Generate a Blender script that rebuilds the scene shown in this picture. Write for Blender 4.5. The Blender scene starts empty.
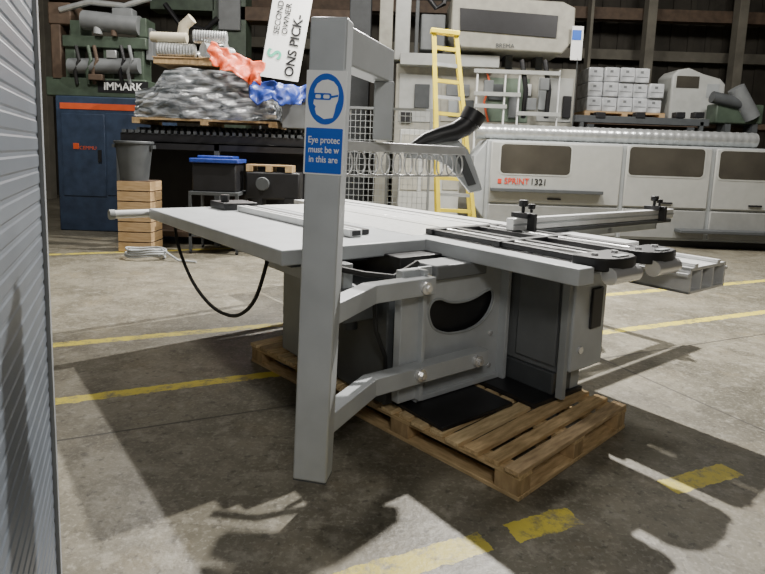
import bpy, bmesh, math, random
from mathutils import Vector, Matrix
import mathutils.noise as mn
random.seed(4)
S=bpy.context.scene; C=S.collection
R=math.radians
def T(x,y,z): return Matrix.Translation((x,y,z))
def RZ(d): return Matrix.Rotation(R(d),4,'Z')
def RX(d): return Matrix.Rotation(R(d),4,'X')
def RY(d): return Matrix.Rotation(R(d),4,'Y')
# ---------------- camera ----------------
FPX=574.0; CX=382.5; CY=232.0
CAMR=(Matrix.Rotation(R(90-7.6),4,'X')@Matrix.Rotation(R(2.0),4,'Z'))
CAMP=Vector((0,0,1.5))
cd=bpy.data.cameras.new('camera'); cam=bpy.data.objects.new('camera',cd); C.objects.link(cam)
cd.sensor_width=36; cd.lens=FPX/765*36; cd.shift_y=-(287-CY)/765; cd.clip_start=0.05; cd.clip_end=100
cam.matrix_world=Matrix.Translation(CAMP)@CAMR
S.camera=cam
def ray(px,py):
    return (CAMR.to_3x3()@Vector(((px-CX)/FPX,-(py-CY)/FPX,-1)))
def at(px,py,Y):      # world point of the plane y=Y (layout of the surveyed hall)
    d=ray(px,py); return CAMP+d*(Y/d.y)
def atz(px,py,z):
    d=ray(px,py); return CAMP+d*((z-1.5)/d.z)
# ---------------- materials ----------------
MC={}
def mat(name,col,rough=.5,metal=0,var=.12,scale=6,bump=0,coat=0):
    if name in MC: return MC[name]
    m=bpy.data.materials.new(name); m.use_nodes=True; n=m.node_tree.nodes; l=m.node_tree.links
    b=n['Principled BSDF']; b.inputs['Roughness'].default_value=rough; b.inputs['Metallic'].default_value=metal
    tc=n.new('ShaderNodeTexCoord'); no=n.new('ShaderNodeTexNoise'); no.inputs['Scale'].default_value=scale; no.inputs['Detail'].default_value=6
    l.new(tc.outputs['Object'],no.inputs['Vector'])
    r=n.new('ShaderNodeValToRGB'); l.new(no.outputs['Fac'],r.inputs['Fac'])
    r.color_ramp.elements[0].position=.3; r.color_ramp.elements[1].position=.7
    r.color_ramp.elements[0].color=(*[max(0,c*(1-var)) for c in col],1); r.color_ramp.elements[1].color=(*[min(1,c*(1+var)) for c in col],1)
    l.new(r.outputs['Color'],b.inputs['Base Color'])
    if coat: b.inputs['Coat Weight'].default_value=coat
    if bump:
        bp=n.new('ShaderNodeBump'); bp.inputs['Strength'].default_value=bump; bp.inputs['Distance'].default_value=.02
        l.new(no.outputs['Fac'],bp.inputs['Height']); l.new(bp.outputs['Normal'],b.inputs['Normal'])
    MC[name]=m; return m
GREY=mat('grey_paint',(.34,.36,.365),.45,0,.08)
GREY2=mat('light_grey_paint',(.46,.485,.50),.36,0,.09)
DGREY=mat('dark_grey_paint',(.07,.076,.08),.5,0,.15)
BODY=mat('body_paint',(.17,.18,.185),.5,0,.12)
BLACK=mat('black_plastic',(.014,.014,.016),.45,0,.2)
STEEL=mat('ground_steel',(.72,.73,.72),.32,.35,.1,20)
ALU=mat('aluminium',(.74,.75,.75),.32,.25,.08,12)
CHROME=mat('chrome',(.8,.8,.8),.2,.6,.02)
RUBBER=mat('rubber',(.012,.012,.012),.6)
WHITE=mat('white_paint',(.90,.91,.90),.4,0,.03)
CREAM=mat('cream_paint',(.35,.34,.29),.5,0,.14)
OFFW=mat('off_white',(.43,.44,.42),.45,0,.08)
YEL=mat('yellow_paint',(.78,.62,.04),.5,0,.1)
BLUEP=mat('sign_blue',(.012,.12,.60),.4,0,.04)
NAVY=mat('navy_paint',(.035,.055,.10),.5,0,.25)
ORNG=mat('orange',(.65,.10,.03),.5,0,.1)
REDT=mat('red_lettering',(.62,.05,.02),.5,0,.05)
TARPB=mat('blue_tarp',(.02,.05,.28),.45,0,.3,14,.4)
TARPO=mat('orange_tarp',(.62,.09,.025),.5,0,.25,14,.4)
DGREEN=mat('dark_green_paint',(.06,.085,.06),.5,0,.25)
GLASS=mat('smoked_window',(.06,.055,.045),.18,0,.2,2,0,.3)
BROWN=mat('rusty_brown',(.09,.06,.04),.7,0,.3)
MINT=mat('mint_green',(.10,.55,.36),.5,0,.05)
GALV=mat('galvanised',(.56,.58,.58),.28,.6,.15,9)
CREAMD=mat('cream_duct',(.55,.50,.38),.6,0,.12)
def wrapmat():
    m=bpy.data.materials.new('stretch_wrap'); m.use_nodes=True; n=m.node_tree.nodes; l=m.node_tree.links; b=n['Principled BSDF']
    tc=n.new('ShaderNodeTexCoord'); mp=n.new('ShaderNodeMapping'); mp.inputs['Scale'].default_value=(1.2,2,4.5); mp.inputs['Rotation'].default_value=(.1,.35,.2)
    l.new(tc.outputs['Object'],mp.inputs['Vector'])
    no=n.new('ShaderNodeTexNoise'); no.inputs['Scale'].default_value=2.6; no.inputs['Detail'].default_value=9; no.inputs['Distortion'].default_value=.9; l.new(mp.outputs['Vector'],no.inputs['Vector'])
    r=n.new('ShaderNodeValToRGB'); e=r.color_ramp.elements; e[0].position=.36; e[0].color=(.07,.08,.085,1); e[1].position=.66; e[1].color=(.62,.65,.68,1); k=e.new(.5); k.color=(.27,.29,.31,1)
    l.new(no.outputs['Fac'],r.inputs['Fac']); l.new(r.outputs['Color'],b.inputs['Base Color'])
    b.inputs['Roughness'].default_value=.2; b.inputs['Coat Weight'].default_value=1; b.inputs['Coat Roughness'].default_value=.06
    bp=n.new('ShaderNodeBump'); bp.inputs['Strength'].default_value=.7; bp.inputs['Distance'].default_value=.03
    l.new(no.outputs['Fac'],bp.inputs['Height']); l.new(bp.outputs['Normal'],b.inputs['Normal']); l.new(bp.outputs['Normal'],b.inputs['Coat Normal']); return m
WRAP=wrapmat()
def woodmat(name,c0,c1,sc):
    m=bpy.data.materials.new(name); m.use_nodes=True; n=m.node_tree.nodes; l=m.node_tree.links; b=n['Principled BSDF']
    b.inputs['Roughness'].default_value=.75
    tc=n.new('ShaderNodeTexCoord'); mp=n.new('ShaderNodeMapping'); mp.inputs['Scale'].default_value=sc
    no=n.new('ShaderNodeTexNoise'); no.inputs['Scale'].default_value=3; no.inputs['Detail'].default_value=8
    r=n.new('ShaderNodeValToRGB'); r.color_ramp.elements[0].color=(*c0,1); r.color_ramp.elements[1].color=(*c1,1)
    r.color_ramp.elements[0].position=.3; r.color_ramp.elements[1].position=.7
    l.new(tc.outputs['Object'],mp.inputs['Vector']); l.new(mp.outputs['Vector'],no.inputs['Vector']); l.new(no.outputs['Fac'],r.inputs['Fac']); l.new(r.outputs['Color'],b.inputs['Base Color'])
    bp=n.new('ShaderNodeBump'); bp.inputs['Strength'].default_value=.3; bp.inputs['Distance'].default_value=.005
    l.new(no.outputs['Fac'],bp.inputs['Height']); l.new(bp.outputs['Normal'],b.inputs['Normal'])
    return m
WOOD=woodmat('pallet_wood',(.42,.28,.13),(.74,.54,.29),(3,18,18))
WOOD2=woodmat('pallet_wood_pale',(.54,.39,.20),(.82,.64,.37),(3,18,18))
WOOD3=woodmat('pallet_wood_worn',(.32,.22,.12),(.60,.44,.25),(3,18,18))
WOODL=woodmat('pallet_wood_long',(.42,.29,.14),(.70,.52,.28),(18,3,18))
WOODB=woodmat('pallet_wood_block',(.34,.23,.11),(.58,.41,.22),(8,8,3))
WOODX=woodmat('crate_wood',(.40,.26,.12),(.56,.39,.22),(2,2,12))
# ---------------- object helpers ----------------
WM={}
def thing(name,label,cat,loc=(0,0,0),rotz=0,group=None):
    o=bpy.data.objects.new(name,None); o.empty_display_size=.1; C.objects.link(o)
    o.location=loc; o.rotation_euler=(0,0,R(rotz)); WM[o]=T(*loc)@RZ(rotz)
    o['label']=label; o['category']=cat
    if group: o['group']=group
    return o
def tag(o,label,cat,group=None):
    o['label']=label; o['category']=cat
    if group: o['group']=group
    return o
def link_mesh(me,name,m,parent,F):
    o=bpy.data.objects.new(name,me); C.objects.link(o)
    if parent is not None:
        me.transform(WM[parent].inverted()@F); o.parent=parent; WM[o]=WM[parent]
    else:
        me.transform(F)
        xs=[v.co for v in me.vertices]
        c=Vector(((min(v.x for v in xs)+max(v.x for v in xs))/2,(min(v.y for v in xs)+max(v.y for v in xs))/2,min(v.z for v in xs)))
        me.transform(Matrix.Translation(-c)); o.location=c; WM[o]=Matrix.Translation(c)
    me.materials.clear(); me.materials.append(m)
    return o
class MB:
    def __init__(s,F=None): s.bm=bmesh.new(); s.F=F or Matrix()
    def box(s,x0,x1,y0,y1,z0,z1,M=None):
        vs=[]
        for x,y,z in ((x0,y0,z0),(x1,y0,z0),(x1,y1,z0),(x0,y1,z0),(x0,y0,z1),(x1,y0,z1),(x1,y1,z1),(x0,y1,z1)):
            p=Vector((x,y,z)); p=M@p if M else p; vs.append(s.bm.verts.new(p))
        for f in ((3,2,1,0),(4,5,6,7),(0,1,5,4),(1,2,6,5),(2,3,7,6),(3,0,4,7)): s.bm.faces.new([vs[i] for i in f])
        return s
    def rb(s,px0,py0,px1,py1,Y,d,z0=None,z1=None):
        pm=(px0+px1)/2; a=at(px0,py1,Y); b=at(px1,py0,Y)
        zb=at(pm,py1,Y).z if z0 is None else z0; zt=at(pm,py0,Y).z if z1 is None else z1
        return s.box(a.x,b.x,Y,Y+d,zb,zt)
    def ring(s,c,a,b,r,seg): return [s.bm.verts.new(c+a*(r*math.cos(2*math.pi*i/seg))+b*(r*math.sin(2*math.pi*i/seg))) for i in range(seg)]
    def cyl(s,p0,p1,r,r2=None,seg=20):
        p0=Vector(p0);p1=Vector(p1);d=(p1-p0).normalized(); a=d.orthogonal().normalized(); b=d.cross(a)
        A=s.ring(p0,a,b,r,seg);B=s.ring(p1,a,b,r if r2 is None else r2,seg)
        for i in range(seg): s.bm.faces.new([A[i],A[(i+1)%seg],B[(i+1)%seg],B[i]])
        s.bm.faces.new(A[::-1]); s.bm.faces.new(B); return s
    def tube(s,pts,r,seg=10,closed=False):
        pts=[Vector(p) for p in pts]; n=len(pts); a=None; rings=[]
        for i,p in enumerate(pts):
            if closed: d=(pts[(i+1)%n]-pts[i-1]).normalized()
            else: d=(pts[min(i+1,n-1)]-pts[max(i-1,0)]).normalized()
            if a is None: a=d.orthogonal().normalized()
            a=(a-d*a.dot(d)).normalized(); b=d.cross(a)
            rr=r[i] if isinstance(r,(list,tuple)) else r
            rings.append(s.ring(p,a,b,rr,seg))
        m=n if closed else n-1
        for k in range(m):
            A=rings[k];B=rings[(k+1)%n]
            for i in range(seg): s.bm.faces.new([A[i],A[(i+1)%seg],B[(i+1)%seg],B[i]])
        if not closed: s.bm.faces.new(rings[0][::-1]); s.bm.faces.new(rings[-1])
        return s
    def beam(s,p0,p1,w,h):
        p0=Vector(p0);p1=Vector(p1); d=(p1-p0); L=d.length; d.normalize()
        up=Vector((0,0,1)) if abs(d.z)<.95 else Vector((0,1,0))
        sd=d.cross(up).normalized(); u2=sd.cross(d)
        M=Matrix((( *sd,0),(*d,0),(*u2,0),(0,0,0,1))).transposed(); M.translation=p0
        return s.box(-w/2,w/2,0,L,-h/2,h/2,M)
    def path(s,pts,w,z0,z1):           # mitred flat box section in plan
        P=[Vector((p[0],p[1])) for p in pts]; n=len(P); rows=[]
        for i in range(n):
            d0=(P[i]-P[i-1]).normalized() if i>0 else None; d1=(P[i+1]-P[i]).normalized() if i<n-1 else None
            if d0 is None: nn=Vector((-d1.y,d1.x)); k=1
            elif d1 is None: nn=Vector((-d0.y,d0.x)); k=1
            else:
                a=Vector((-d0.y,d0.x)); b=Vector((-d1.y,d1.x)); nn=(a+b).normalized(); k=1/max(.3,nn.dot(a))
            l=P[i]+nn*w/2*k; r=P[i]-nn*w/2*k
            rows.append([s.bm.verts.new((l.x,l.y,z0)),s.bm.verts.new((r.x,r.y,z0)),s.bm.verts.new((r.x,r.y,z1)),s.bm.verts.new((l.x,l.y,z1))])
        for A,B in zip(rows,rows[1:]):
            for i in range(4): s.bm.faces.new([A[i],A[(i+1)%4],B[(i+1)%4],B[i]])
        s.bm.faces.new(rows[0][::-1]); s.bm.faces.new(rows[-1]); return s
    def prism(s,pts,y0,y1):            # polygon in xz, extruded along y
        A=[s.bm.verts.new((x,y0,z)) for x,z in pts];B=[s.bm.verts.new((x,y1,z)) for x,z in pts]; n=len(pts)
        s.bm.faces.new(A); s.bm.faces.new(B[::-1])
        for i in range(n): s.bm.faces.new([A[i],B[i],B[(i+1)%n],A[(i+1)%n]])
        return s
    def build(s,name,m,parent=None,bev=0,ang=35):
        bmesh.ops.recalc_face_normals(s.bm,faces=s.bm.faces)
        me=bpy.data.meshes.new(name); s.bm.to_mesh(me); s.bm.free()
        me.shade_smooth(); me.set_sharp_from_angle(angle=R(ang))
        o=link_mesh(me,name,m,parent,s.F)
        if bev:
            md=o.modifiers.new('bevel','BEVEL'); md.width=bev; md.segments=2; md.limit_method='ANGLE'; md.angle_limit=R(40)
        return o
def curve2mesh(cu):
    o=bpy.data.objects.new('tmp',cu); C.objects.link(o); dg=bpy.context.evaluated_depsgraph_get(); dg.update()
    me=bpy.data.meshes.new_from_object(o.evaluated_get(dg)); bpy.data.objects.remove(o); return me
def text(name,body,size,m,parent,F,sx=1,align='CENTER',th=.001,bold=0,ls=1):
    cu=bpy.data.curves.new('t','FONT'); cu.body=body; cu.size=size; cu.align_x=align; cu.align_y='CENTER'; cu.extrude=th; cu.offset=bold; cu.space_line=ls
    me=curve2mesh(cu); return link_mesh(me,name,m,parent,F@Matrix.Scale(sx,4,(1,0,0)))
def plate(name,outer,holes,th,m,parent,F,bev=0):
    cu=bpy.data.curves.new('p','CURVE'); cu.dimensions='2D'; cu.fill_mode='BOTH'; cu.extrude=th/2
    for pl in [outer]+holes:
        sp=cu.splines.new('POLY'); sp.points.add(len(pl)-1); sp.use_cyclic_u=True
        for p,q in zip(sp.points,pl): p.co=(q[0],q[1],0,1)
    me=curve2mesh(cu); return link_mesh(me,name,m,parent,F)
def circ(cx,cy,r,n=32,rx=1): return [(cx+r*rx*math.cos(2*math.pi*i/n),cy+r*math.sin(2*math.pi*i/n)) for i in range(n)]
def rrect(x0,x1,y0,y1,r,n=5):
    o=[]
    for cx,cy,a in ((x1-r,y1-r,0),(x0+r,y1-r,90),(x0+r,y0+r,180),(x1-r,y0+r,270)):
        for i in range(n+1): t=R(a+90*i/n); o.append((cx+r*math.cos(t),cy+r*math.sin(t)))
    return o
def struct(o): o['kind']='structure'; return o
def dup(root,dv,label=None):
    c=root.copy(); C.objects.link(c); c.location=root.location+Vector(dv)
    if label: c['label']=label
    for ch in list(root.children):
        k=ch.copy(); C.objects.link(k); k.parent=c
        for g in ch.children:
            q=g.copy(); C.objects.link(q); q.parent=k
    return c
# ---------------- the hall ----------------
def floor_mat():
    m=bpy.data.materials.new('concrete_floor'); m.use_nodes=True; n=m.node_tree.nodes; l=m.node_tree.links; b=n['Principled BSDF']
    g=n.new('ShaderNodeNewGeometry')
    def N(scale,detail=8,rough=.6):
        t=n.new('ShaderNodeTexNoise'); t.inputs['Scale'].default_value=scale; t.inputs['Detail'].default_value=detail; t.inputs['Roughness'].default_value=rough; l.new(g.outputs['Position'],t.inputs['Vector']); return t.outputs['Fac']
    def M(op,a,b_=None,c=None,clamp=False):
        t=n.new('ShaderNodeMath'); t.operation=op; t.use_clamp=clamp
        for i,v in enumerate((a,b_,c)):
            if v is None: continue
            if isinstance(v,(int,float)): t.inputs[i].default_value=v
            else: l.new(v,t.inputs[i])
        return t.outputs[0]
    def ramp(f,p0,c0,p1,c1):
        r=n.new('ShaderNodeValToRGB'); r.color_ramp.elements[0].position=p0; r.color_ramp.elements[1].position=p1
        r.color_ramp.elements[0].color=(*c0,1); r.color_ramp.elements[1].color=(*c1,1); l.new(f,r.inputs['Fac']); return r.outputs['Color']
    def mix(f,a,b_):
        t=n.new('ShaderNodeMix'); t.data_type='RGBA'
        if isinstance(f,(int,float)): t.inputs[0].default_value=f
        else: l.new(f,t.inputs[0])
        for i,v in ((6,a),(7,b_)):
            if isinstance(v,tuple): t.inputs[i].default_value=(*v,1)
            else: l.new(v,t.inputs[i])
        return t.outputs[2]
    def dot(v):
        t=n.new('ShaderNodeVectorMath'); t.operation='DOT_PRODUCT'; l.new(g.outputs['Position'],t.inputs[0]); t.inputs[1].default_value=v; return t.outputs['Value']
    base=ramp(N(1.0,6),.36,(.115,.105,.075),.64,(.225,.205,.155))
    base=mix(M('MULTIPLY',ramp(N(3.0,10,.7),.46,(0,0,0),.60,(1,1,1)),.6),base,(.085,.075,.052))
    base=mix(M('MULTIPLY',ramp(N(1.9,8,.65),.54,(0,0,0),.66,(1,1,1)),.35),base,(.26,.215,.135))
    base=mix(M('MULTIPLY',ramp(N(9,10,.7),.52,(0,0,0),.64,(1,1,1)),.5),base,(.34,.32,.265))
    base=mix(M('MULTIPLY',ramp(N(45,4),.53,(0,0,0),.66,(1,1,1)),.5),base,(.34,.32,.265))
    base=mix(M('MULTIPLY',ramp(N(20,5),.58,(0,0,0),.66,(1,1,1)),.65),base,(.05,.044,.033))
    jit=M('MULTIPLY',M('SUBTRACT',N(14),.5),.06)
    s=M('ADD',dot((-.415,.91,0)),jit); t=M('ADD',dot((.91,.415,0)),jit)
    t0=dot((.91,.415,0)); s0=dot((-.415,.91,0))
    far=M('ADD',M('ADD',M('COMPARE',s,3.70,.05),M('COMPARE',s,4.80,.055)),M('COMPARE',s,8.9,.06))
    seg=M('ADD',M('ADD',M('COMPARE',t,.85,.43),M('COMPARE',t,1.57,.165)),M('COMPARE',t,2.53,.23))
    near=M('MULTIPLY',M('COMPARE',s,1.72,.06),seg)
    wear=ramp(N(6,10,.8),.39,(0,0,0),.51,(1,1,1))
    mask=M('MULTIPLY',M('ADD',far,near,None,True),wear)
    joint=M('ADD',M('COMPARE',s0,3.18,.008),M('COMPARE',t0,3.35,.008))
    base=mix(M('MULTIPLY',joint,.8),base,(.035,.031,.026))
    col=mix(M('MULTIPLY',mask,.93),base,(.66,.55,.07))
    l.new(col,b.inputs['Base Color']); b.inputs['Roughness'].default_value=.45
    bp=n.new('ShaderNodeBump'); bp.inputs['Strength'].default_value=.3; bp.inputs['Distance'].default_value=.01; l.new(N(25),bp.inputs['Height']); l.new(bp.outputs['Normal'],b.inputs['Normal'])
    return m
struct(MB().box(-14,16,-5,18,-.1,0).build('floor',floor_mat()))
WALLD=mat('dark_wall',(.045,.04,.031),.8,0,.3,2)
bw=MB().box(-14,16,17,17.2,0,9)
for i in range(60): bw.box(-14+i*.5,-13.85+i*.5,16.95,17,0,9)
struct(bw.build('wall_back',WALLD))
struct(MB().box(-14.2,-14,-5,17,0,9).build('wall_far_left',WALLD)); struct(MB().box(16,16.2,-5,17,0,9).build('wall_right',WALLD))
struct(MB().box(-14,16,-5.2,-5,0,9).build('wall_front',WALLD))
struct(MB().box(-14,16,-5,17,9,9.1).build('ceiling',WALLD))
CONC=mat('concrete_column',(.14,.13,.105),.8,0,.2,3)
for i,(a,b) in enumerate(((647,656),(738,747),(590,593),(30,44))):
    Y=15.5; struct(MB().box(at(a,30,Y).x,at(b,30,Y).x,Y,Y+.3,0,9).build('trim_%d'%(i+1),CONC,None,.01))
struct(MB().box(-14,16,16.6,16.8,at(690,62,16.6).z,at(690,52,16.6).z).build('trim_5',CONC))
struct(MB().box(-14,16,15.9,16.2,5.3,5.6).build('trim_6',BROWN))
# ribbed shutter wall on the left
WL=mat('shutter_grey',(.12,.138,.165),.42,.1,.12,4)
e=Vector((-.955,1.6)); dv=Vector((.415,-.91))
wm=MB(); ph=.045
def wp(s_,off,z): q=e+dv*s_+Vector((-.91,-.415))*off; return (q.x,q.y,z)
n=int(4.6/ph); prof=[]
for i in range(n):
    z=i*ph; prof+= [(0,z),(.0,z+ph*.6),(.002,z+ph*.7),(.0026,z+ph*.88),(.0002,z+ph*.98)]
va=[wm.bm.verts.new(wp(0.02,o,z)) for o,z in prof]; vb=[wm.bm.verts.new(wp(2.4,o,z)) for o,z in prof]
for i in range(len(prof)-1): wm.bm.faces.new([va[i],va[i+1],vb[i+1],vb[i]])
struct(wm.build('wall_left',WL,None,0,10))
FR=Matrix.Translation((e.x,e.y,0))@Matrix.Rotation(math.atan2(dv.y,dv.x),4,'Z')
struct(MB(FR).box(-.006,.03,-.015,.010,0,4.6).build('trim_7',mat('shutter_edge',(.30,.32,.34),.4,.1,.1),None,.003))

# ---------------- panel saw ----------------
FM=RZ(38)
def mw(u,v,z=0): return FM@Vector((u,v,z))
saw=thing('panel_saw','grey sliding table panel saw with overhead guard post standing on wooden pallet','saw',tuple(mw(2.35,2.9,.144)),38)
def m(): return MB(FM)
m().box(1.38,2.40,2.60,4.92,.915,.998).build('extension_table',GREY2,saw,.008)
m().box(1.52,2.36,2.75,4.8,.87,.915).build('table_rib',DGREY,saw)
m().box(2.405,3.0,2.76,4.92,.94,1.0).build('main_table',STEEL,saw,.004)
m().box(2.37,2.50,1.52,2.75,.915,1.0).build('support_bar',GREY2,saw,.006)
ct=m()
for i in range(5): ct.box(2.505+i*.15,2.645+i*.15,1.62,2.75 if i<4 else 5.4,.965,.995)
ct.box(3.005,3.25,2.75,5.4,.965,1.0); ct.build('carriage_plate',ALU,saw,.003)
m().box(2.86,2.866,3.0,4.3,1.0,1.002).build('blade_slot',BLACK,saw)
for u in (2.57,2.78,3.0,3.20):
    m().box(u-.022,u+.022,1.62,2.78,1.0,1.032).build('guide_rail',BLACK,saw,.004)
for v0,v1 in ((2.72,2.78),(2.15,2.2)):
    m().box(2.53,3.23,v0,v1,1.0,1.036).build('cross_rail',BLACK,saw,.004)
for k,(u0,u1) in enumerate(((2.51,2.84),(2.93,3.26))):
    eb=m(); um=(u0+u1)/2
    pts=[(u0,1.66),(u0,1.55),(u0+.02,1.50),(u0+.06,1.465),(u0+.12,1.45),(u1-.12,1.45),(u1-.06,1.465),(u1-.02,1.50),(u1,1.55),(u1,1.66)]; n_=len(pts)
    A=[eb.bm.verts.new((x,y,.975)) for x,y in pts];B=[eb.bm.verts.new((x,y,1.042)) for x,y in pts]
    eb.bm.faces.new(A);eb.bm.faces.new(B)
    for i in range(n_): eb.bm.faces.new([A[i],A[(i+1)%n_],B[(i+1)%n_],B[i]])
    o=eb.build('end_block',BLACK,saw,.008)
    m().cyl((um-.12,1.475,.955),(um+.12,1.475,.955),.043).build('roller',CHROME,o)
    for du in (-.09,.09): m().cyl((um+du,1.58,1.04),(um+du,1.58,1.054),.018).build('bolt',CHROME,o)
    m().box(um-.05,um+.05,1.475,1.51,1.04,1.05).build('wiper',GREY,o)
for u in (2.675,3.10):
    m().cyl((u,1.6,1.02),(u,2.72,1.02),.016).build('guide_rod',CHROME,saw)
sb=m(); y0,y1=1.42,5.5; a,b=3.30,3.76; z0,z1=.785,.935
for bx in ((a,b,z1-.018,z1),(a,b,z0,z0+.016),(a,a+.018,z0,z1),(b-.018,b,z0,z1),(a+.14,a+.152,z0,z1),(a+.29,a+.302,z0,z1),(a-.03,a,z1-.05,z1-.03),(b,b+.03,z1-.05,z1-.03),(a+.05,a+.09,z1,z1+.02),(a+.34,a+.38,z1,z1+.02)):
    sb.box(bx[0],bx[1],y0,y1,bx[2],bx[3])
sb.build('sliding_beam',ALU,saw,.002)
m().box(3.29,3.62,1.9,5.45,.937,1.0).build('sliding_table',ALU,saw,.004)
m().box(3.4,3.44,1.9,5.45,1.0,1.003).build('table_groove',DGREY,saw)
m().box(3.0,5.2,2.44,2.50,1.035,1.115).build('crosscut_fence',ALU,saw,.004)
m().box(3.0,5.15,2.43,2.51,1.0,1.03).build('fence_base',DGREY,saw,.003)
m().box(3.0,5.2,2.434,2.441,1.068,1.08).build('fence_scale',GREY,saw)
for u in (3.13,4.9):
    o=m().box(u-.04,u+.04,2.40,2.54,1.115,1.15).box(u-.015,u+.015,2.36,2.42,1.02,1.15).build('fence_stop',BLACK,saw,.004)
    m().cyl((u,2.47,1.15),(u,2.47,1.19),.012).cyl((u,2.47,1.19),(u,2.47,1.235),.032).build('knob',BLACK,o,.006)
    m().cyl((u+.09,2.47,1.115),(u+.09,2.47,1.17),.01).cyl((u+.09,2.47,1.17),(u+.09,2.47,1.205),.026).build('knob',BLACK,o,.005)
m().box(3.79,5.1,2.53,2.60,.93,1.0).box(3.79,5.1,3.1,3.16,.93,1.0).box(5.04,5.1,2.53,3.16,.93,1.0).box(4.3,4.36,2.53,3.16,.93,1.0).build('outrigger_frame',GREY,saw,.004)
m().box(4.4,4.5,2.7,2.8,.5,.93).beam((4.45,2.75,.55),(3.1,2.9,.45),.08,.1).build('swing_arm',GREY,saw,.004)
# rip fence on the extension table
m().box(2.10,2.16,2.90,4.9,1.0,1.035).build('rip_fence_rail',BLACK,saw,.004)
m().box(1.97,2.06,2.84,4.5,1.0,1.045).build('rip_fence',ALU,saw,.003)
m().box(2.01,2.02,2.84,4.5,1.045,1.047).build('fence_slot',DGREY,saw)
m().box(1.985,2.045,2.835,2.841,1.008,1.037).build('fence_end_opening',BLACK,saw)
o=m().box(1.88,2.18,4.55,4.86,1.0,1.06).build('fence_head',BLACK,saw,.005)
m().cyl((1.95,4.7,1.06),(1.95,4.7,1.12),.035).build('knob',BLACK,o)
m().cyl((1.10,4.94,.955),(3.0,5.02,.955),.034).build('fence_bar',ALU,saw)
m().cyl((1.08,4.94,.955),(1.12,4.942,.955),.04).build('bar_end_cap',GREY,saw)
# body
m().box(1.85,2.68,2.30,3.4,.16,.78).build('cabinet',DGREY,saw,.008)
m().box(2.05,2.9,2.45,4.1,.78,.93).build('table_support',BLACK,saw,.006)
m().box(1.83,1.88,3.0,3.42,.16,.92).build('corner_panel',GREY,saw,.006)
Fp=FM@T(0,2.25,0)@RX(90)
def kidney():
    cx,cz=2.355,.595; o=[]
    ctrl=[(-.265,.085),(-.26,.03),(-.22,-.035),(-.13,-.075),(-.03,-.088),(.07,-.085),(.16,-.06),(.225,-.01),(.26,.05),(.262,.10),(.235,.132),(.185,.13),(.12,.108),(.04,.092),(-.05,.092),(-.12,.105),(-.18,.128),(-.235,.125)]
    P=[Vector((x,y,0)) for x,y in ctrl]; N=len(P)
    for i in range(N):
        p0,p1,p2,p3=P[i-1],P[i],P[(i+1)%N],P[(i+2)%N]
        for k in range(4):
            t=k/4; q_=.5*((2*p1)+(p2-p0)*t+(2*p0-5*p1+4*p2-p3)*t*t+(3*p1-p0-3*p2+p3)*t**3); o.append((cx+q_.x,cz+q_.y))
    return o
kid=kidney()
plate('side_plate',rrect(2.0,2.70,.17,.915,.02),[kid],.02,GREY2,saw,Fp)
lip=MB(FM); lip.tube([(x,2.238,z) for x,z in kid],.007,6,True).build('opening_rim',GREY,saw)
m().box(2.03,2.66,2.285,2.30,.46,.82).build('opening_shroud',BLACK,saw)
m().box(2.672,2.702,2.18,2.262,.17,.915).build('edge_flange',GREY2,saw,.004)
m().box(2.0,2.70,2.215,2.262,.17,.20).build('edge_flange',GREY2,saw,.004)
m().box(1.865,2.0,2.205,2.262,.20,.915).build('mount_plate',GREY2,saw,.005)
m().box(1.985,2.01,2.17,2.262,.20,.915).build('edge_flange',GREY2,saw,.004)
for u,z in ((2.06,.87),(2.6,.87),(2.06,.26),(2.6,.26),(2.6,.46)):
    m().cyl((u,2.225,z),(u,2.242,z),.014,seg=6).build('screw',CHROME,saw)
for u,z in ((1.94,.84),(1.93,.38),(2.36,.37)):
    m().cyl((u,2.095,z),(u,2.12,z),.032).cyl((u,2.075,z),(u,2.1,z),.018,seg=6).build('arm_bolt',CHROME,saw)
m().box(1.64,1.84,2.40,2.6,.62,.78).build('motor_box',BODY,saw,.008)
m().cyl((1.74,2.5,.56),(1.74,2.5,.62),.05).build('motor_flange',DGREY,saw)
m().box(1.70,1.76,2.5,2.75,.78,.915).build('bracket',GREY,saw,.004)
m().box(1.58,1.62,2.62,3.2,.80,.915).build('bracket',GREY2,saw,.004)
m().beam((1.60,2.7,.90),(1.86,2.42,.70),.03,.05).build('brace',GREY2,saw,.003)
m().box(2.1,2.5,2.2,2.40,.84,.92).build('trunnion',BODY,saw,.01)
m().tube([(1.78,2.33,.78),(1.76,2.28,.6),(1.82,2.27,.45),(1.84,2.28,.3)],.012).build('hose',RUBBER,saw)
m().tube([(2.05,2.3,.93),(1.9,2.32,.86),(1.75,2.38,.88),(1.65,2.5,.90)],.016).build('hose',RUBBER,saw)
# near cabinet on the right: grey sheet sides, their shade put into darker paint, light door
m().box(2.74,3.05,1.81,3.2,.30,.90).build('drive_cabinet',BODY,saw,.008)
m().box(2.725,2.74,1.86,2.14,.34,.84).build('side_cover',BODY,saw,.006)
m().box(2.71,2.745,1.785,1.83,.171,.90).build('corner_post',GREY,saw,.003)
m().box(2.72,2.90,1.86,3.1,.171,.30).build('cabinet_base',DGREY,saw,.006)
m().box(2.745,3.055,1.768,1.81,.33,.88).build('cabinet_door',GREY2,saw,.008)
m().box(2.89,3.0,1.752,1.768,.56,.80).build('door_handle',BLACK,saw,.01)
m().cyl((2.82,1.755,.45),(2.82,1.768,.45),.02).build('lock',CHROME,saw)
m().box(2.90,2.98,1.86,2.0,.171,.30).build('foot',GREY,saw)
m().box(1.93,2.47,1.93,2.7,.142,.165).build('base_plate',BLACK,saw,.004)
m().box(2.54,3.0,1.84,2.62,.142,.171).build('base_plate',BLACK,saw,.004)
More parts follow.
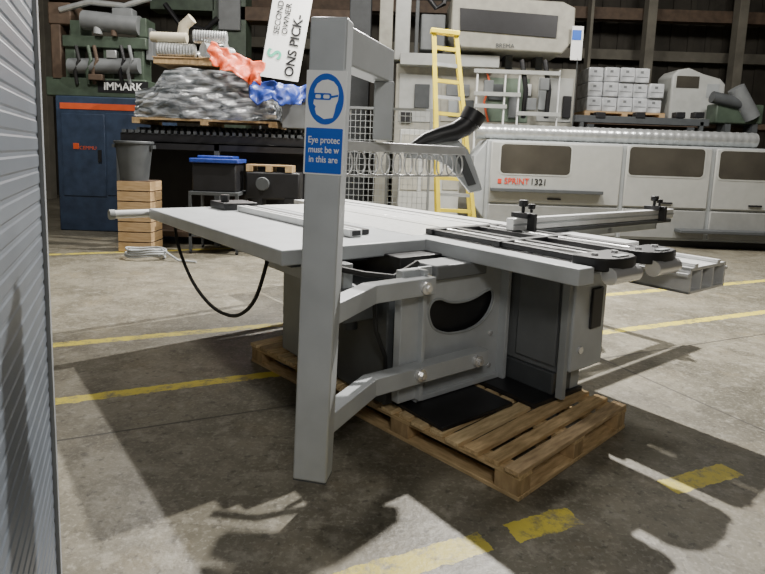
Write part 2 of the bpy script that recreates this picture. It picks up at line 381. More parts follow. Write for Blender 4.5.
# guard arms and post
PC=mw(1.17,1.88); FPo=T(PC.x,PC.y,.9)@RY(1.3)@RZ(-10)@T(0,0,-.9)
m().path([(2.46,2.16),(1.64,2.16),(1.20,1.93)],.085,.325,.415).build('lower_arm',GREY2,saw,.004,15)
m().path([(2.02,2.16),(1.62,2.16),(1.20,1.93)],.085,.795,.885).build('upper_arm',GREY2,saw,.004,15)
MB(FPo).box(-.07,.07,-.05,.05,.19,1.99).build('guard_post',GREY2,saw,.008)
MB(FPo).box(-.068,.068,-.048,.048,.186,.192).build('post_end_cap',DGREY,saw)
MB().path([(PC.x+.04,PC.y+.02),(-.02,2.72)],.10,1.83,1.975).build('top_arm',GREY2,saw,.006)
MB().box(-.06,.03,2.64,2.73,1.57,1.83).build('drop_tube',GREY2,saw,.006)
MB().path([(-.20,2.58),(.42,3.13)],.05,1.515,1.56).build('guard_boom',ALU,saw,.004)
MB().path([(-.20,2.565),(.42,3.115)],.012,1.40,1.41).build('basket_rail',ALU,saw,.002)
bd=(Vector((.42,3.13,0))-Vector((-.20,2.58,0))); nL_=11
for k in range(nL_):
    c_=Vector((-.20,2.58,1.462))+bd*((k+.6)/nL_)-Vector((0,.02,0)); dn=bd.normalized()
    MB().tube([c_+dn*(.026*math.cos(a*math.pi/8))+Vector((0,0,.052*math.sin(a*math.pi/8))) for a in range(16)],.0045,6,True).build('wire_loop',ALU,saw)
hp=[at(404,152,3.28),at(414,146,3.29),at(426,139,3.3),at(440,135,3.3),at(454,132,3.32),at(464,127,3.33),at(471,120,3.34)]
MB().tube(hp,[.018,.026,.036,.044,.052,.058,.062],16).build('dust_port',BLACK,saw)
MB().cyl(at(469,123,3.335),at(475,113,3.345),.066,.072).build('port_collar',BLACK,saw)
gh=[at(x,y,3.36) for x,y in ((404,150),(424,143),(442,138),(456,138),(468,150),(475,168),(482,190),(470,193),(458,178),(448,166),(436,160),(404,158))]
MB().prism([(p.x,p.z) for p in gh],3.34,3.42).build('blade_guard',GREY2,saw,.006)
gh=[at(x,y,3.33) for x,y in ((452,146),(462,150),(476,184),(468,186))]
MB().prism([(p.x,p.z) for p in gh],3.325,3.34).build('guard_link',DGREY,saw)
# cable
cp=[]
P=[(1.47,4.55,.93),(1.45,4.4,.75),(1.46,4.15,.54),(1.47,3.85,.43),(1.47,3.55,.42),(1.47,3.3,.48),(1.47,3.08,.64),(1.49,2.95,.93)]
V=[Vector(p) for p in P]
for i in range(len(V)-1):
    p0=V[max(i-1,0)];p1=V[i];p2=V[i+1];p3=V[min(i+2,len(V)-1)]
    for k in range(6):
        t=k/6; cp.append(.5*((2*p1)+(p2-p0)*t+(2*p0-5*p1+4*p2-p3)*t*t+(3*p1-p0-3*p2+p3)*t**3))
cp.append(V[-1]); m().tube(cp,.012,8).build('power_cable',RUBBER,saw)
# safety sign on the post
FS=FPo@T(0.002,-.052,0)@RX(90)
sz0,sz1=1.42,1.80
sg=plate('safety_sign',rrect(-.076,.076,sz0,sz1,.004),[],.002,WHITE,saw,FS)
F2=FS@T(0,0,.002)
plate('blue_panel',rrect(-.070,.070,sz0+.006,1.592,.004),[],.001,BLUEP,sg,F2)
plate('blue_disc',circ(0,1.697,.092,48,.74),[],.001,BLUEP,sg,F2)
F3=FS@T(0,0,.0035)
head=[(-.022,1.626),(-.034,1.632),(-.040,1.648),(-.037,1.656),(-.047,1.664),(-.043,1.690),(-.044,1.710),(-.034,1.727),(-.016,1.738),(.006,1.741),(.028,1.735),(.044,1.720),(.050,1.700),(.048,1.678),(.040,1.660),(.036,1.640),(.030,1.622),(-.004,1.617)]
head=[(x*.98,1.697+(y-1.680)*1.15) for x,y in head]
plate('head_pictogram',head,[],.001,WHITE,sg,F3)
F4=FS@T(0,0,.005)
plate('goggles',rrect(-.046,.022,1.694,1.718,.008),[rrect(-.039,-.018,1.699,1.713,.005),rrect(-.009,.015,1.699,1.713,.005)],.001,BLUEP,sg,F4)
plate('goggle_strap',[(.022,1.709),(.047,1.714),(.047,1.707),(.022,1.701)],[],.001,BLUEP,sg,F4)
text('sign_text','Eye protec\nmust be w\nin this are',.034,WHITE,sg,F3@T(0,1.512,0),.82,bold=.0004,ls=1.05)
# ---------------- pallet ----------------
P0=(.64,2.36,0); FP=T(*P0)@RZ(44)
PW=1.10
pal=thing('pallet','long wooden pallet carrying the grey panel saw','pallet',tuple(FP@Vector((.5,1.0,0))),44)
def q(): return MB(FP)
L=2.24; nb=20
for i in range(nb):
    y=i*(L-.085)/(nb-1); j=random.uniform(-.016,.016)
    q().box(0+j,PW+j,y,y+.080+random.uniform(-.006,.006),.118,.142).build('deck_board',random.choice((WOOD,WOOD,WOOD2,WOOD3)),pal,.003)
for x in (0.005,.50,PW-.105): q().box(x,x+.1,0,L,.098,.118).build('stringer',WOODL,pal,.002)
for x in (0.005,.50,PW-.105):
    q().box(x,x+.1,0,L,0,.02).build('bottom_board',WOODL,pal,.002)
for y in (0,L-.1):
    for x0,x1 in ((.106,.499),(.601,PW-.106)): q().box(x0,x1,y,y+.1,0,.02).build('bottom_board',WOOD,pal,.002)
for x in (.005,.50,PW-.105):
    for y in (0,.68,1.36,2.10): q().box(x+.002,x+.098,y+.004,y+.136,.02,.098).build('block',WOODB,pal,.003)

# ---------------- background: left ----------------
Y=10.0
t=thing('machine_cabinet','long navy blue machine cabinet with orange stripe near shutter','machine',(at(105,200,Y).x,Y+.5,0))
MB().rb(60,97,152,225,Y,1.2,0).build('body',NAVY,t,.02)
MB().rb(60,104,152,110,Y-.01,.01).build('stripe',ORNG,t)
MB().rb(64,114,104,196,Y-.015,.012).build('door',NAVY,t,.01); MB().rb(108,114,150,196,Y-.015,.012).build('door',NAVY,t,.01)
MB().rb(98,150,101,162,Y-.04,.03).build('handle',BLACK,t)
pt=at(88,148,Y-.02); text('lettering','CEMMU',.085,ORNG,t,T(pt.x,pt.y,pt.z)@RX(90))
pt=at(76,146,Y-.02); MB().box(pt.x-.05,pt.x+.05,pt.y,pt.y+.005,pt.z-.05,pt.z+.05).build('emblem',ORNG,t,.01)
zt=at(106,97,Y).z
Y=10.1
t=thing('sanding_machine','dark green machine with roller and pipes on top of navy cabinet','machine',(at(100,90,Y).x,Y+.5,zt))
MB().rb(46,78,146,97,Y,.9,zt).build('base',DGREEN,t,.02)
MB().rb(62,36,146,48,Y,.5).build('beam',DGREEN,t,.02)
for a in (66,104,134): MB().rb(a,46,a+9,80,Y+.05,.35).build('column',DGREEN,t,.01)
MB().cyl(at(70,66,Y),at(140,66,Y),.13).build('roller',BODY,t)
MB().cyl(at(84,20,Y),at(140,26,Y),.16).build('drum',BODY,t)
MB().rb(70,20,80,37,Y,.4).build('bearing_support',DGREEN,t,.01); MB().rb(136,18,146,37,Y,.4).build('bearing_support',DGREEN,t,.01)
MB().rb(48,2,70,24,Y,.5).build('motor_housing',BROWN,t,.02); MB().rb(52,24,60,80,Y,.3).build('column',BROWN,t,.02)
MB().tube([at(60,10,Y),at(90,2,Y),at(125,6,Y),at(150,-2,Y)],.05).build('pipe',GALV,t)
for k,(xx,c_) in enumerate(((76,RUBBER),(88,DGREEN),(94,BROWN),(121,BLACK),(129,BODY))):
    MB().tube([at(xx,46,Y-.05),at(xx+3,60,Y-.12),at(xx-1,72,Y-.08),at(xx+1,84,Y-.02)],.03).build('hose',c_,t)
MB().rb(106,50,116,58,Y-.1,.1).build('valve_block',GALV,t,.01); MB().rb(88,74,102,80,Y-.12,.1).build('valve_block',BROWN,t,.01)
MB().rb(112,8,132,20,Y-.1,.2).build('valve_block',BODY,t,.01); MB().rb(146,28,152,60,Y+.1,.2).build('column',BODY,t,.01)
MB().cyl(at(98,34,Y-.05),at(98,24,Y-.05),.07).build('filter_bowl',GREY,t); MB().cyl(at(114,36,Y-.05),at(114,28,Y-.05),.05).build('filter_bowl',BROWN,t)
pt=at(123,87,Y-.012); text('lettering','IMMARK',.18,WHITE,t,T(pt.x,pt.y,pt.z)@RX(90),bold=.003)
MB().rb(98,81,148,93,Y-.007,.005).build('name_plate',BLACK,t)
# steel rack
Y=8.9
xa=at(116,150,Y).x; xb=at(312,150,Y).x; zs=at(205,143,Y).z
t=thing('steel_rack','black steel rack carrying the wrapped load and conveyor tracks','rack',((xa+xb)/2,Y+.5,0))
MB().box(xa,xb,Y,Y+.06,zs-.12,zs).box(xa,xb,Y+.95,Y+1.0,zs-.12,zs).box(xa,xb,Y,Y+1.0,zs-.03,zs).build('top_shelf',BLACK,t,.004)
MB().box(xa,xb,Y+.02,Y+1.0,.12,.2).build('bottom_shelf',BROWN,t,.004)
for x in (xa,(xa+xb)/2,xb-.08):
    for yy in (Y,Y+.92): MB().box(x,x+.08,yy,yy+.08,0,zs-.02).build('leg',DGREY,t,.004)
MB().box(xa+.1,xb-.1,Y+.9,Y+.95,.2,zs-.1).build('back_panel',BLACK,t)
for k in range(3):
    yy=Y+.05+k*.3; tt=thing('conveyor_track','black toothed conveyor track lying lengthwise on the steel rack','conveyor track',((xa+xb)/2,yy+.1,zs),0,'conveyor tracks on the rack')
    MB().box(xa+.05+k*.1,xb-.1,yy,yy+.22,zs,zs+.12+.05*k).build('bed',BLACK,tt,.004)
    w=MB(); x=xa+.08+k*.1
    while x<xb-.15: w.box(x,x+.05,yy-.015,yy+.23,zs+.12+.05*k,zs+.17+.05*k); x+=.1
    w.build('slats',DGREY,tt)
zk=zs+.27
x0=at(130,100,Y).x; x1=at(276,100,Y).x; zt=at(200,66,Y).z
t=thing('pallet','small wooden pallet under grey stretch wrapped load on steel rack','pallet',((x0+x1)/2,Y+.5,zk))
MB().box(x0,x1,Y+.05,Y+.95,zk+.06,zk+.09).build('deck_board',WOODB,t)
for x in (x0,(x0+x1)/2-.06,x1-.12): MB().box(x,x+.12,Y+.05,Y+.95,zk,zk+.06).build('block',WOODB,t)
zk+=.09
def lump(p,s=.05,f=4): return p+Vector((mn.noise(p*f),mn.noise(p*f+Vector((9,1,3))),mn.noise(p*f+Vector((2,7,5)))))*s
w=MB(); bm=w.bm; bmesh.ops.create_cube(bm,size=1); bmesh.ops.subdivide_edges(bm,edges=bm.edges[:],cuts=28,use_grid_fill=True)
def prof_h(c):   # stepped outline of the goods under the film
    ks=[(-.5,.5),(-.36,.62),(-.30,.92),(-.05,1.0),(.12,.97),(.2,.90),(.38,.84),(.44,.70),(.5,.62)]
    for (a,ha),(b_,hb) in zip(ks,ks[1:]):
        if c<=b_: return ha+(hb-ha)*(c-a)/(b_-a)
    return .62
for v in bm.verts:
    tt_=v.co.z+.5; cxn=v.co.x; k=1-.04*tt_
    h=(zt-zk)*prof_h(cxn)
    fold=.012*math.sin(cxn*30+tt_*22)+.012*math.sin(tt_*30-cxn*26)
    p=Vector(((x0+x1)/2+cxn*(x1-x0)*k, Y+.5+v.co.y*.86*k+(fold if v.co.y<0 else 0), zk+tt_*h)); q2=lump(lump(p,.06,2.5),.02,7); q2.z=max(q2.z,zk); v.co=q2
tag(w.build('wrapped_load',WRAP),'lumpy machine parts wrapped in grey stretch film','wrapped load')
x0=at(148,60,Y).x; x1=at(222,60,Y).x; za=zt+.045
t=thing('crate','flat brown wooden crate on top of grey wrapped load','crate',((x0+x1)/2,Y+.5,za))
MB().box(x0,x1,Y+.2,Y+.8,za,za+.09).build('body',WOODB,t,.005); MB().box(x0-.01,x1+.01,Y+.18,Y+.82,za+.09,za+.105).build('lid',WOODX,t)
za+=.105
def ribbed(p0,p1,r,n=26):
    p0=Vector(p0);p1=Vector(p1); w=MB(); return w.tube([p0.lerp(p1,i/n) for i in range(n+1)],[r if i%2 else r*.93 for i in range(n+1)],18)
tag(ribbed((x0+.05,Y+.25,za+.11),(x0+.62,Y+.28,za+.11),.11).build('duct_pipe',GALV),'silver duct pipe lying lowest at the left on crate','duct')
tag(ribbed((x0+.80,Y+.10,za+.11),(x1+.02,Y+.50,za+.11),.11).build('duct_pipe',GALV),'silver duct pipe pointing forward at the right end of crate','duct')
tag(ribbed((x0-.05,Y+.27,za+.30),(x0+.5,Y+.27,za+.30),.08).build('duct_pipe',CREAMD),'short cream duct pipe lying on top of the lower silver duct','duct')
tag(ribbed((x0+.62,Y+.22,za+.32),(x0+1.12,Y+.26,za+.32),.10).build('duct_pipe',GALV),'silver duct pipe lying on top at the right of the duct pile','duct')
tag(MB().cyl((x0+.56,Y+.62,za+.09),(x0+1.0,Y+.75,za+.30),.07,.09).build('duct_reducer',GALV),'flared silver duct reducer leaning behind the lower ducts','duct')
tag(MB().tube([(x0+.30,Y+.62,za),(x0+.30,Y+.62,za+.38),(x0+.34,Y+.60,za+.55),(x0+.48,Y+.58,za+.66)],.085,16).build('duct_elbow',CREAMD),'cream duct elbow standing on crate above the silver ducts','duct')
Yb=8.95; a=at(282,110,Yb).x; b=at(308,110,Yb).x; zb_=zs+.27; zc_=at(292,99,Yb).z
t=thing('metal_bin','dark metal bin under the blue tarp on the steel rack','bin',((a+b)/2,Yb+.3,zb_))
MB().box(a,b,Yb,Yb+.6,zb_,zc_).build('body',BODY,t,.01); MB().box(a-.02,b+.02,Yb-.02,Yb+.62,zc_-.03,zc_).build('rim',DGREY,t)
def cloth(name,px0,py0,px1,py1,Y,m_,label,cat,sag):
    w=MB(); nx,nz=30,16; g=[]
    for j in range(nz+1):
        row=[]
        for i in range(nx+1):
            a=i/nx;b=j/nz; px=px0+(px1-px0)*a; py=py0+(py1-py0)*b+sag*a*8+2.0*math.sin(a*11)*b
            p=at(px,py,Y); p.y+=.06*math.sin(a*22+b*5)*b -.16*b+.08; p=lump(lump(p,.07),.05,9); row.append(w.bm.verts.new(p))
        g.append(row)
    for j in range(nz):
        for i in range(nx): w.bm.faces.new([g[j][i],g[j][i+1],g[j+1][i+1],g[j+1][i]])
    o=w.build(name,m_,None,0,60); md=o.modifiers.new('thick','SOLIDIFY'); md.thickness=.004
    return tag(o,label,cat)
cloth('tarp',211,40,262,64,8.70,TARPO,'bright orange crumpled tarp hanging over the wrapped load','tarp',3.2)
cloth('tarp',250,80,308,101,8.78,TARPB,'blue crumpled tarp beside the orange tarp','tarp',.5)
# banner
Y=10.2
t=thing('banner_flag','white advertising flag with green emblem and black lettering on a pole','banner',(at(262,200,Y).x,Y+.05,0))
b0=[at(x,y,Y) for x,y in ((260,76),(298,82),(316,-20),(276,-20))]
w=MB().prism([(p.x,p.z) for p in b0],Y,Y+.012); w.build('flag',WHITE,t)
pp=at(260,76,Y); pq=at(276,-20,Y); MB().tube([(pp.x,Y+.03,.05),(pp.x,Y+.03,pp.z),(pq.x,Y+.03,pq.z)],.02).build('pole',DGREY,t)
MB().cyl((pp.x,Y+.03,0),(pp.x,Y+.03,.06),.25).build('base',BLACK,t,.01)
ang=math.degrees(math.atan2((pq-pp).z,(pq-pp).x))
def bt(nm,body,size,px,py,mm,bold=0.0):
    p=at(px,py,Y-.012); return text(nm,body,size,mm,t,T(p.x,p.y,p.z)@RX(90)@Matrix.Rotation(R(ang),4,'Z'),1,bold=bold)
bt('lettering','ONS PICK-',.22,294,46,BLACK,.005); bt('lettering','SECOND\nOWNER',.14,283,18,BLACK,.001)
p=at(275,54,Y-.012); text('emblem','S',.34,MINT,t,T(p.x,p.y,p.z)@RX(90)@Matrix.Rotation(R(ang-8),4,'Z'),1,bold=.006)
# timber stack with bin
Y=8.1; xa=at(118,230,Y).x; xb=at(151,230,Y).x; nL=7; zt=at(137,181,Y).z; hL=zt/nL; DP=.42
for k in range(nL):
    tt=thing('wooden_crate','shallow pale wooden crate in the stack under the grey bin','crate',((xa+xb)/2,Y+DP/2,k*hL),0,'shallow wooden crates stacked under the bin')
    MB().box(xa,xb,Y,Y+.025,k*hL+.006,(k+1)*hL-.010).box(xa,xb,Y+DP-.025,Y+DP,k*hL+.006,(k+1)*hL-.010).box(xa,xa+.025,Y+.025,Y+DP-.025,k*hL+.006,(k+1)*hL-.010).box(xb-.025,xb,Y+.025,Y+DP-.025,k*hL+.006,(k+1)*hL-.010).build('side_boards',WOODX,tt,.002)
    MB().box(xa+.025,xb-.025,Y+.025,Y+DP-.025,k*hL,k*hL+.02).box(xa+.01,xb-.01,Y+.012,Y+DP,(k+1)*hL-.010,(k+1)*hL).build('deck',BROWN,tt)
xc=at(134,160,Y+.2).x; zb=at(132,141,Y+.2).z; yc=Y+DP/2
t=thing('waste_bin','round dark grey bin with handles standing on wooden crates','bin',(xc,yc,zt))
MB().cyl((xc,yc,zt),(xc,yc,zb-.03),.19,.25,28).build('tub',DGREY,t); MB().cyl((xc,yc,zb-.04),(xc,yc,zb),.27,.27,28).build('rim',DGREY,t,.008)
for s_ in (-.275,.275): MB().box(xc+s_-.02,xc+s_+.02,yc-.05,yc+.05,zb-.1,zb-.05).build('handle',DGREY,t)
# blue lidded box on trolley
Y=8.15; xa=at(188,170,Y).x; xb=at(238,170,Y).x; z1=at(212,192,Y).z; z2=at(212,163,Y).z
t=thing('work_trolley','dark metal trolley beneath the blue lidded tub','trolley',((xa+xb)/2,Y+.3,0))
for za_,zb_ in ((z1-.05,z1),(.25,.3)): MB().box(xa,xb,Y,Y+.6,za_,zb_).build('shelf',DGREY,t,.004)
for x in (xa,xb-.04):
    for yy in (Y,Y+.56): MB().box(x,x+.04,yy,yy+.04,.06,z1-.05).build('leg',DGREY,t)
for x in (xa+.02,xb-.02):
    for yy in (Y+.02,Y+.58): MB().cyl((x-.015,yy,.03),(x+.015,yy,.03),.03).build('wheel',RUBBER,t)
t=thing('storage_tub','black storage tub with a bright blue lid on dark trolley','tub',((xa+xb)/2,Y+.3,z1))
MB().box(xa+.04,xb-.04,Y+.04,Y+.5,z1,z2).build('body',BLACK,t,.02); MB().box(xa+.01,xb-.01,Y+.01,Y+.54,z2,z2+.06).box(xa+.1,xb-.1,Y+.1,Y+.45,z2+.06,z2+.10).build('lid',TARPB,t,.01)
# hose coil on the floor
w=MB(); pts=[]
c=atz(170,247,.02)
for i in range(120):
    a=i/119*2*math.pi*4; pts.append((c.x+(.25+.03*math.sin(a*.7))*math.cos(a),7.65+.17*math.sin(a),.02+.02*i/119*6+.02*math.sin(a*1.5)**2))
pts+= [(c.x+.5,7.5,.02),(c.x+.75,7.45,.02)]
tag(w.tube(pts,.014,8).build('cable_coil',GREY),'loose coil of pale cable on the floor beside wooden crates','cable')
# dark machine in front of rack (right)
Y=8.4
t=thing('cast_iron_base','dark cast iron machine base with wheel behind the saw table','machine',(at(268,190,Y).x,Y+.15,0))
MB().rb(245,172,300,200,Y,.35).build('body',BLACK,t,.03); MB().rb(252,198,262,230,Y,.3,0).build('leg',BLACK,t); MB().rb(284,198,294,230,Y,.3,0).build('leg',BLACK,t)
p=at(262,184,Y-.06); MB().cyl((p.x,p.y,p.z),(p.x,p.y+.07,p.z),.10).build('hand_wheel',DGREY,t,.01)
z_=at(272,172,Y).z; a=at(246,170,Y).x; b=at(292,170,Y).x
t=thing('pallet','broken wooden pallet lying on the dark cast iron base','pallet',((a+b)/2,Y+.15,z_))
MB().box(a,b,Y,Y+.32,z_+.08,z_+.10).build('deck_board',WOODX,t)
for x in (a,(a+b)/2-.05,b-.1): MB().box(x,x+.1,Y,Y+.32,z_,z_+.08).build('block',WOODB,t)
# ---------------- background: centre ----------------
Y=12.2
t=thing('routing_centre','large cream machining centre with raised hood behind the edge banding machine','machine',(at(485,120,Y).x,Y+.8,0))
MB().rb(394,66,578,128,Y,1.6,0).build('body',CREAM,t,.03)
MB().rb(398,74,436,122,Y-.02,.02).build('door',OFFW,t,.01);MB().rb(440,76,478,122,Y-.02,.02).build('door',CREAM,t,.01)
MB().rb(484,78,530,122,Y-.02,.02).build('mesh_window',mat('grey_green',(.15,.20,.15),.5),t,.01)
MB().rb(536,78,574,122,Y-.02,.02).build('door',OFFW,t,.01)
MB().rb(376,-10,394,128,Y-.1,.5,0).build('side_column',CREAM,t,.02); MB().rb(394,-10,412,60,Y-.1,.5).build('side_panel',OFFW,t,.02)
hp=[at(x,y,Y) for x,y in ((450,2),(448,40),(458,52),(555,58),(566,46),(568,14),(556,8))]
MB().prism([(p.x,p.z) for p in hp],Y-.5,Y+.6).build('hood',CREAM,t,.03)
hp=[at(x,y,Y-.51) for x,y in ((460,8),(460,30),(556,38),(558,16))]
MB().prism([(p.x,p.z) for p in hp],Y-.53,Y-.5).build('hood_window',BLACK,t)
pt=at(505,46,Y-.52); text('lettering','BREMA',.12,DGREY,t,T(pt.x,pt.y,pt.z)@RX(90))
for a_ in (505,535): MB().rb(a_,52,a_+8,70,Y,.4).build('hood_post',DGREY,t)
for px in (522,545): MB().tube([at(px,60,Y-.4),at(px+4,90,Y-.45),at(px+1,118,Y-.3)],.05).build('hose',BLACK,t)
MB().rb(400,54,500,66,Y-.3,.3).build('gantry_rail',OFFW,t,.01)
for i,(a_,b_,c_,d_,mm) in enumerate(((414,84,430,108,DGREY),(446,84,470,96,BODY),(448,100,458,116,GREY),(488,84,504,100,DGREY),(508,96,520,118,BODY),(538,84,548,110,GREY),(562,96,572,118,BLACK),(400,112,412,122,BLACK),(462,100,474,120,DGREY),(524,84,532,96,WHITE))):
    MB().rb(a_,b_,c_,d_,Y-.07,.05).build('control_panel',mm,t,.01)
MB().rb(420,14,446,50,Y-.05,.4).build('spindle_box',BODY,t,.02)
MB().rb(414,0,420,56,Y-.2,.1).build('guide_column',DGREY,t,.01)
MB().tube([at(424,-8,Y-.1),at(436,8,Y-.15),at(444,4,Y-.1),at(446,-10,Y-.1)],.05).build('hose',BLACK,t)
MB().tube([at(486,68,Y-.08),at(490,84,Y-.1),at(484,102,Y-.1),at(488,122,Y-.06)],.022,6).build('cable',ORNG,t)
for a_ in (474,502,516,556): MB().rb(a_,70,a_+5,128,Y-.5,.08,0).build('upright',WHITE,t,.005)
for (y_,a_,b_) in ((70,474,561),(92,474,521),(112,516,561),(104,474,507)): MB().rb(a_,y_,b_,y_+4,Y-.53,.03).build('crossbar',OFFW,t,.003)
for a_,y_ in ((484,80),(527,98),(540,78)): MB().rb(a_,y_,a_+10,y_+12,Y-.52,.1).build('fitting',BODY,t,.01)
# press frame top-left of centre
Y=13.9
t=thing('press_frame','tall grey press frame standing behind the saw post','machine',(at(362,100,Y).x,Y+.3,0))
MB().rb(346,-10,372,150,Y,.6,0).build('column',DGREY,t,.02);MB().rb(212,-10,246,52,Y,.6,0).build('column',DGREEN,t,.02)
MB().rb(240,8,350,22,Y,.5).build('crossbeam',BROWN,t,.01)
MB().rb(150,-4,214,10,Y,.5).build('crossbeam',DGREEN,t,.01)
MB().rb(218,-2,240,30,Y-.1,.1).build('cover',BODY,t,.02)
MB().tube([at(165,4,Y-.1),at(180,24,Y-.1),at(205,30,Y-.1),at(218,18,Y-.1)],.06).build('hose',BLACK,t)
# mesh cage
Y=9.4
t=thing('wire_cage_panel','grey wire mesh guard panel behind the overhead guard','guard panel',(at(388,150,Y).x,Y,0))
a=at(346,106,Y);b=at(428,190,Y)
fr=MB()
for x in (a.x,(a.x+b.x)/2,b.x): fr.box(x-.02,x+.02,Y-.02,Y+.02,0,a.z)
fr.box(a.x,b.x,Y-.015,Y+.015,a.z-.04,a.z).box(a.x,b.x,Y-.015,Y+.015,.3,.34); fr.build('frame',BODY,t)
w=MB(); x=a.x
while x<b.x: w.box(x-.004,x+.004,Y-.004,Y+.004,.3,a.z); x+=.08
z=.34
while z<a.z: w.box(a.x,b.x,Y-.005,Y+.003,z-.004,z+.004); z+=.1
w.build('mesh',GREY,t)
# ladder
Y=8.8
t=thing('step_ladder','tall yellow ladder leaning beside the cream machine','ladder',(at(452,190,Y).x,Y-.1,0))
tl=at(434,31,Y);tr=at(456,34,Y)
dl=at(438,200,Y-.2);dr=at(472,200,Y-.2)
def ext(tp,bt_):
    k=(tp.z-0)/(tp.z-bt_.z); return tp+(bt_-tp)*k
bl=ext(tl,dl);br=ext(tr,dr)
MB().beam(bl,tl,.06,.08).build('rail',YEL,t,.004);MB().beam(br,tr,.06,.08).build('rail',YEL,t,.004)
for i in range(1,14):
    k=i/14; p0=bl.lerp(tl,k);p1=br.lerp(tr,k); MB().beam(p0,p1,.07,.05).build('rung',YEL if i%2 else GALV,t)
MB().beam(tl+Vector((-.05,.0,0)),tr+Vector((.05,.0,0)),.14,.07).build('top_cap',YEL,t,.01)
off=Vector((0,.55,0))
MB().beam(bl+off,tl+Vector((0,.06,-.03)),.04,.05).build('rear_leg',YEL,t); MB().beam(br+off,tr+Vector((0,.06,-.03)),.04,.05).build('rear_leg',YEL,t)
# white cabinets behind ladder
Y=10.9
t=thing('electrical_cabinet','low white electrical cabinet left of the edge banding machine','cabinet',(at(420,170,Y).x,Y+.3,0))
MB().rb(398,130,462,200,Y,.5,0).build('body',OFFW,t,.01)
for a in (400,421,442): MB().rb(a,134,a+19,190,Y-.015,.015).build('door',CREAM,t,.005)
# ---------------- background: edge bander ----------------
Y=10.5
xl=at(480,190,Y).x; xr=at(800,190,Y).x; zt=at(600,143,Y).z
t=thing('edge_banding_machine','long white edge banding machine with smoked windows and orange lettering','machine',((xl+xr)/2,Y+.6,0))
MB().box(xl+.1,xr,Y+.05,Y+1.1,.12,zt).build('body',GREY,t,.03)
MB().box(xl+.3,xr,Y+.1,Y+1.0,0,.12).build('plinth',BLACK,t)
MB().prism([(xl-.12,.7),(xl-.12,1.55),(xl+.1,zt-.02),(xl+.1,.4)],Y+.1,Y+1.0).build('infeed_end',GREY,t,.02)
DOORM=mat('door_grey_white',(.37,.375,.355),.4,0,.06)
LOWM=mat('lower_door_grey',(.25,.255,.245),.45,0,.08)
for a,b,w0,w1,c0,c1 in ((489,620,500,572,145,174),(624,709,628,706,148,176),(713,800,718,792,152,180)):
    xa=at(a,190,Y).x;xb=at(b,190,Y).x
    d=MB().box(xa,xb,Y,Y+.05,.72,zt-.03).build('hood_door',DOORM,t,.025)
    wa=at(w0,c1,Y-.01); wb=at(w1,c0,Y-.01)
    plate('window_frame',rrect(wa.x-.03,wb.x+.03,at((w0+w1)/2,c1,Y).z-.03,at((w0+w1)/2,c0,Y).z+.03,.1),[],.008,OFFW,d,T(0,Y-.003,0)@RX(90))
    plate('window',rrect(wa.x,wb.x,at((w0+w1)/2,c1,Y).z,at((w0+w1)/2,c0,Y).z,.07),[],.012,GLASS,d,T(0,Y-.006,0)@RX(90))
    MB().box((xa+xb)/2-.12,(xa+xb)/2+.12,Y-.03,Y,.80,.83).build('handle',BLACK,d)
    MB().box(xa,xb,Y+.01,Y+.05,.16,.69).build('lower_door',LOWM,t,.02)
p=at(503,181,Y-.012); text('lettering','SPRINT',.155,REDT,t,T(p.x+.02,p.y,p.z)@RX(90),.92,'LEFT',bold=.002)
p=at(530,182,Y-.012); text('lettering','1321',.155,BLACK,t,T(p.x,p.y,p.z)@RX(90),1.0,'LEFT',bold=.002)
p=at(501,181,Y-.012); MB().box(p.x-.06,p.x+.01,p.y,p.y+.01,p.z-.04,p.z+.04).build('logo_square',REDT,t)
MB().box(at(700,240,Y).x-.5,at(765,240,Y).x,Y-.25,Y+.0,.30,.36).build('side_support',DGREY,t,.01)
MB().box(at(489,205,Y).x,at(600,205,Y).x,Y-.12,Y,.93,.99).build('feed_rail',DGREY,t,.005)
p0=at(476,136,Y+.3);p1=at(756,144,Y+.3); zc=zt+.15
w=MB(); pts=[];rr=[]
N=150
for i in range(N+1):
    x=p0.x+(p1.x-p0.x)*i/N; pts.append((x,Y+.35,zc)); rr.append(.142 if i%4 else .15)
tag(w.tube(pts,rr,18).build('spiral_duct',GALV),'long silver spiral duct lying along the top of the edge banding machine','duct')
# ---------------- background: right ----------------
Y=12.6; xa=at(588,115,Y).x; xb=at(790,115,Y).x; zp=at(640,120,Y).z
t=thing('storage_platform','dark steel storage platform behind the edge banding machine','platform',((xa+xb)/2,Y+.6,0))
MB().box(xa,xb,Y,Y+1.4,zp-.12,zp).build('deck',BROWN,t,.01)
for x in (xa,(xa+xb)/2,xb-.15):
    for yy in (Y,Y+1.25): MB().box(x,x+.15,yy,yy+.15,0,zp-.12).build('leg',DGREY,t)
xa=at(588,100,Y).x; xb=at(664,100,Y).x
t=thing('pallet','pale wooden pallet under the white cartons on the platform','pallet',((xa+xb)/2,Y+.45,zp))
MB().box(xa-.05,xb+.05,Y,Y+.9,zp+.12,zp+.16).box(xa-.05,xb+.05,Y,Y+.9,zp,zp+.03).build('deck_board',WOODX,t)
for x in (xa-.05,(xa+xb)/2-.06,xb-.07): MB().box(x,x+.12,Y,Y+.9,zp+.03,zp+.12).build('block',WOODX,t)
zc=zp+.16; ztc=at(625,67,Y).z; cols,rows=5,3; cw=(xb-xa)/cols; chh=(ztc-zc)/rows
CARTON=mat('wrapped_carton',(.58,.60,.62),.2,0,.28,5,.5,.6)
c0=thing('carton','white carton with black tape in the stack on the platform','carton',(xa+cw/2,Y+.4,zc),0,'white cartons stacked on the platform')
MB().box(xa+.005,xa+cw-.005,Y+.05,Y+.75,zc,zc+chh-.008).build('box',CARTON,c0,.02)
MB().box(xa+.04,xa+cw-.04,Y+.045,Y+.05,zc+chh*.35,zc+chh*.40).build('tape',BODY,c0)
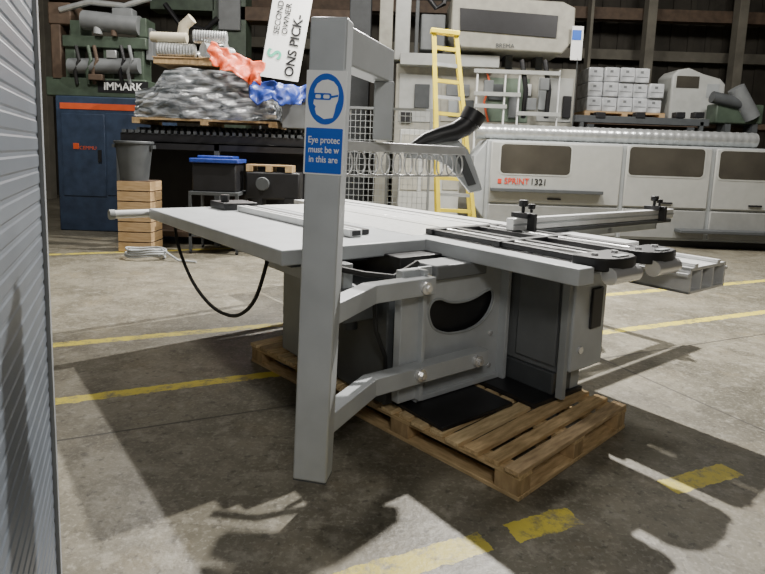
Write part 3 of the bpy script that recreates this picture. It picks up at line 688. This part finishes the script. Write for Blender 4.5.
MB().box(xa+cw*.35,xa+cw*.55,Y+.044,Y+.05,zc+chh*.62,zc+chh*.78).build('sticker',BODY,c0)
for r_ in range(rows):
    for c_ in range(cols):
        if r_==c_==0: continue
        if r_==2 and c_==4: continue
        dup(c0,(c_*cw,random.uniform(-.05,.05),r_*chh))
t=thing('white_machine','low white machine with dark window and sloped top right of the white cartons','machine',(at(698,100,Y).x,Y+.4,zp))
a=at(670,104,Y).x;b=at(724,104,Y).x; zh=at(698,68,Y).z; hh=zh-zp
MB().prism([(a,zp),(b,zp),(b,zp+hh*.72),(b-.12,zp+hh*.82),(b-.5,zp+hh*.9),(a+.35,zp+hh),(a+.12,zp+hh*.96),(a,zp+hh*.85)],Y,Y+.7).build('body',OFFW,t,.04)
MB().rb(676,76,700,88,Y-.01,.01).build('window',GLASS,t,.003); MB().rb(706,84,720,98,Y-.01,.01).build('panel',GREY,t,.003)
Y=12.1
t=thing('motor_assembly','dark pipe and motor assembly right of the white machine','machine',(at(740,110,Y).x,Y+.3,0))
MB().cyl(at(712,97,Y),at(750,106,Y),.12).build('pipe',DGREY,t);MB().cyl(at(736,88,Y),at(752,118,Y),.16).build('pipe',BODY,t); MB().rb(715,104,765,124,Y,.4).build('motor',DGREEN,t,.03)
for a_ in (725,752): MB().rb(a_,124,a_+6,128,Y,.3,0).build('leg',DGREY,t)
Y=11.85
t=thing('cutting_rail','dark steel cutting rail raised between cartons and silver duct','rail',(at(650,115,Y).x,Y+.1,0))
MB().rb(575,117,710,124,Y,.2).build('rail',DGREY,t,.005)
for a_ in (580,700): MB().rb(a_,122,a_+4,128,Y,.1,0).build('post',DGREY,t)
for px in (596,636,676,695): MB().rb(px,112,px+10,118,Y-.02,.2).build('clamp',BLACK,t,.01)
Y=11.61; p=at(576,42,Y)
t=thing('notice_board','small white notice on a post right of the cream hood','notice',(p.x,Y,0))
MB().rb(570,26,584,60,Y,.015).build('sheet',WHITE,t); MB().rb(575,58,578,90,Y+.0,.03,0).build('post',DGREY,t); MB().rb(572,30,582,40,Y-.01,.008).build('printed_panel',BLUEP,t)
# ---------------- lights ----------------
def area(loc,tgt,size,power,col=(1,.96,.9)):
    ld=bpy.data.lights.new('lamp','AREA'); ld.size=size; ld.energy=power; ld.color=col; ld.shape='DISK'
    o=bpy.data.objects.new('lamp',ld); C.objects.link(o); o.location=loc
    o.rotation_euler=(Vector(tgt)-Vector(loc)).to_track_quat('-Z','Y').to_euler()
area((2.2,7.4,6.0),(.3,2.6,0),.12,1250)
area((-1.4,9.4,5.6),(.6,2.6,0),.12,640)
area((5.5,7.0,6.8),(5,11,1.4),1.5,380)
area((-4,5.6,6.8),(-3,9.5,1.6),1.5,320)
area((1,8.0,7),(1,12,2.4),1.5,280)
area((.5,-1.8,3.8),(0,3,1.1),1.0,66)  # fill light added behind the camera to brighten the saw's front
wd=bpy.data.worlds.new('world'); S.world=wd; wd.use_nodes=True
wd.node_tree.nodes['Background'].inputs[0].default_value=(.85,.88,.9,1); wd.node_tree.nodes['Background'].inputs[1].default_value=.08
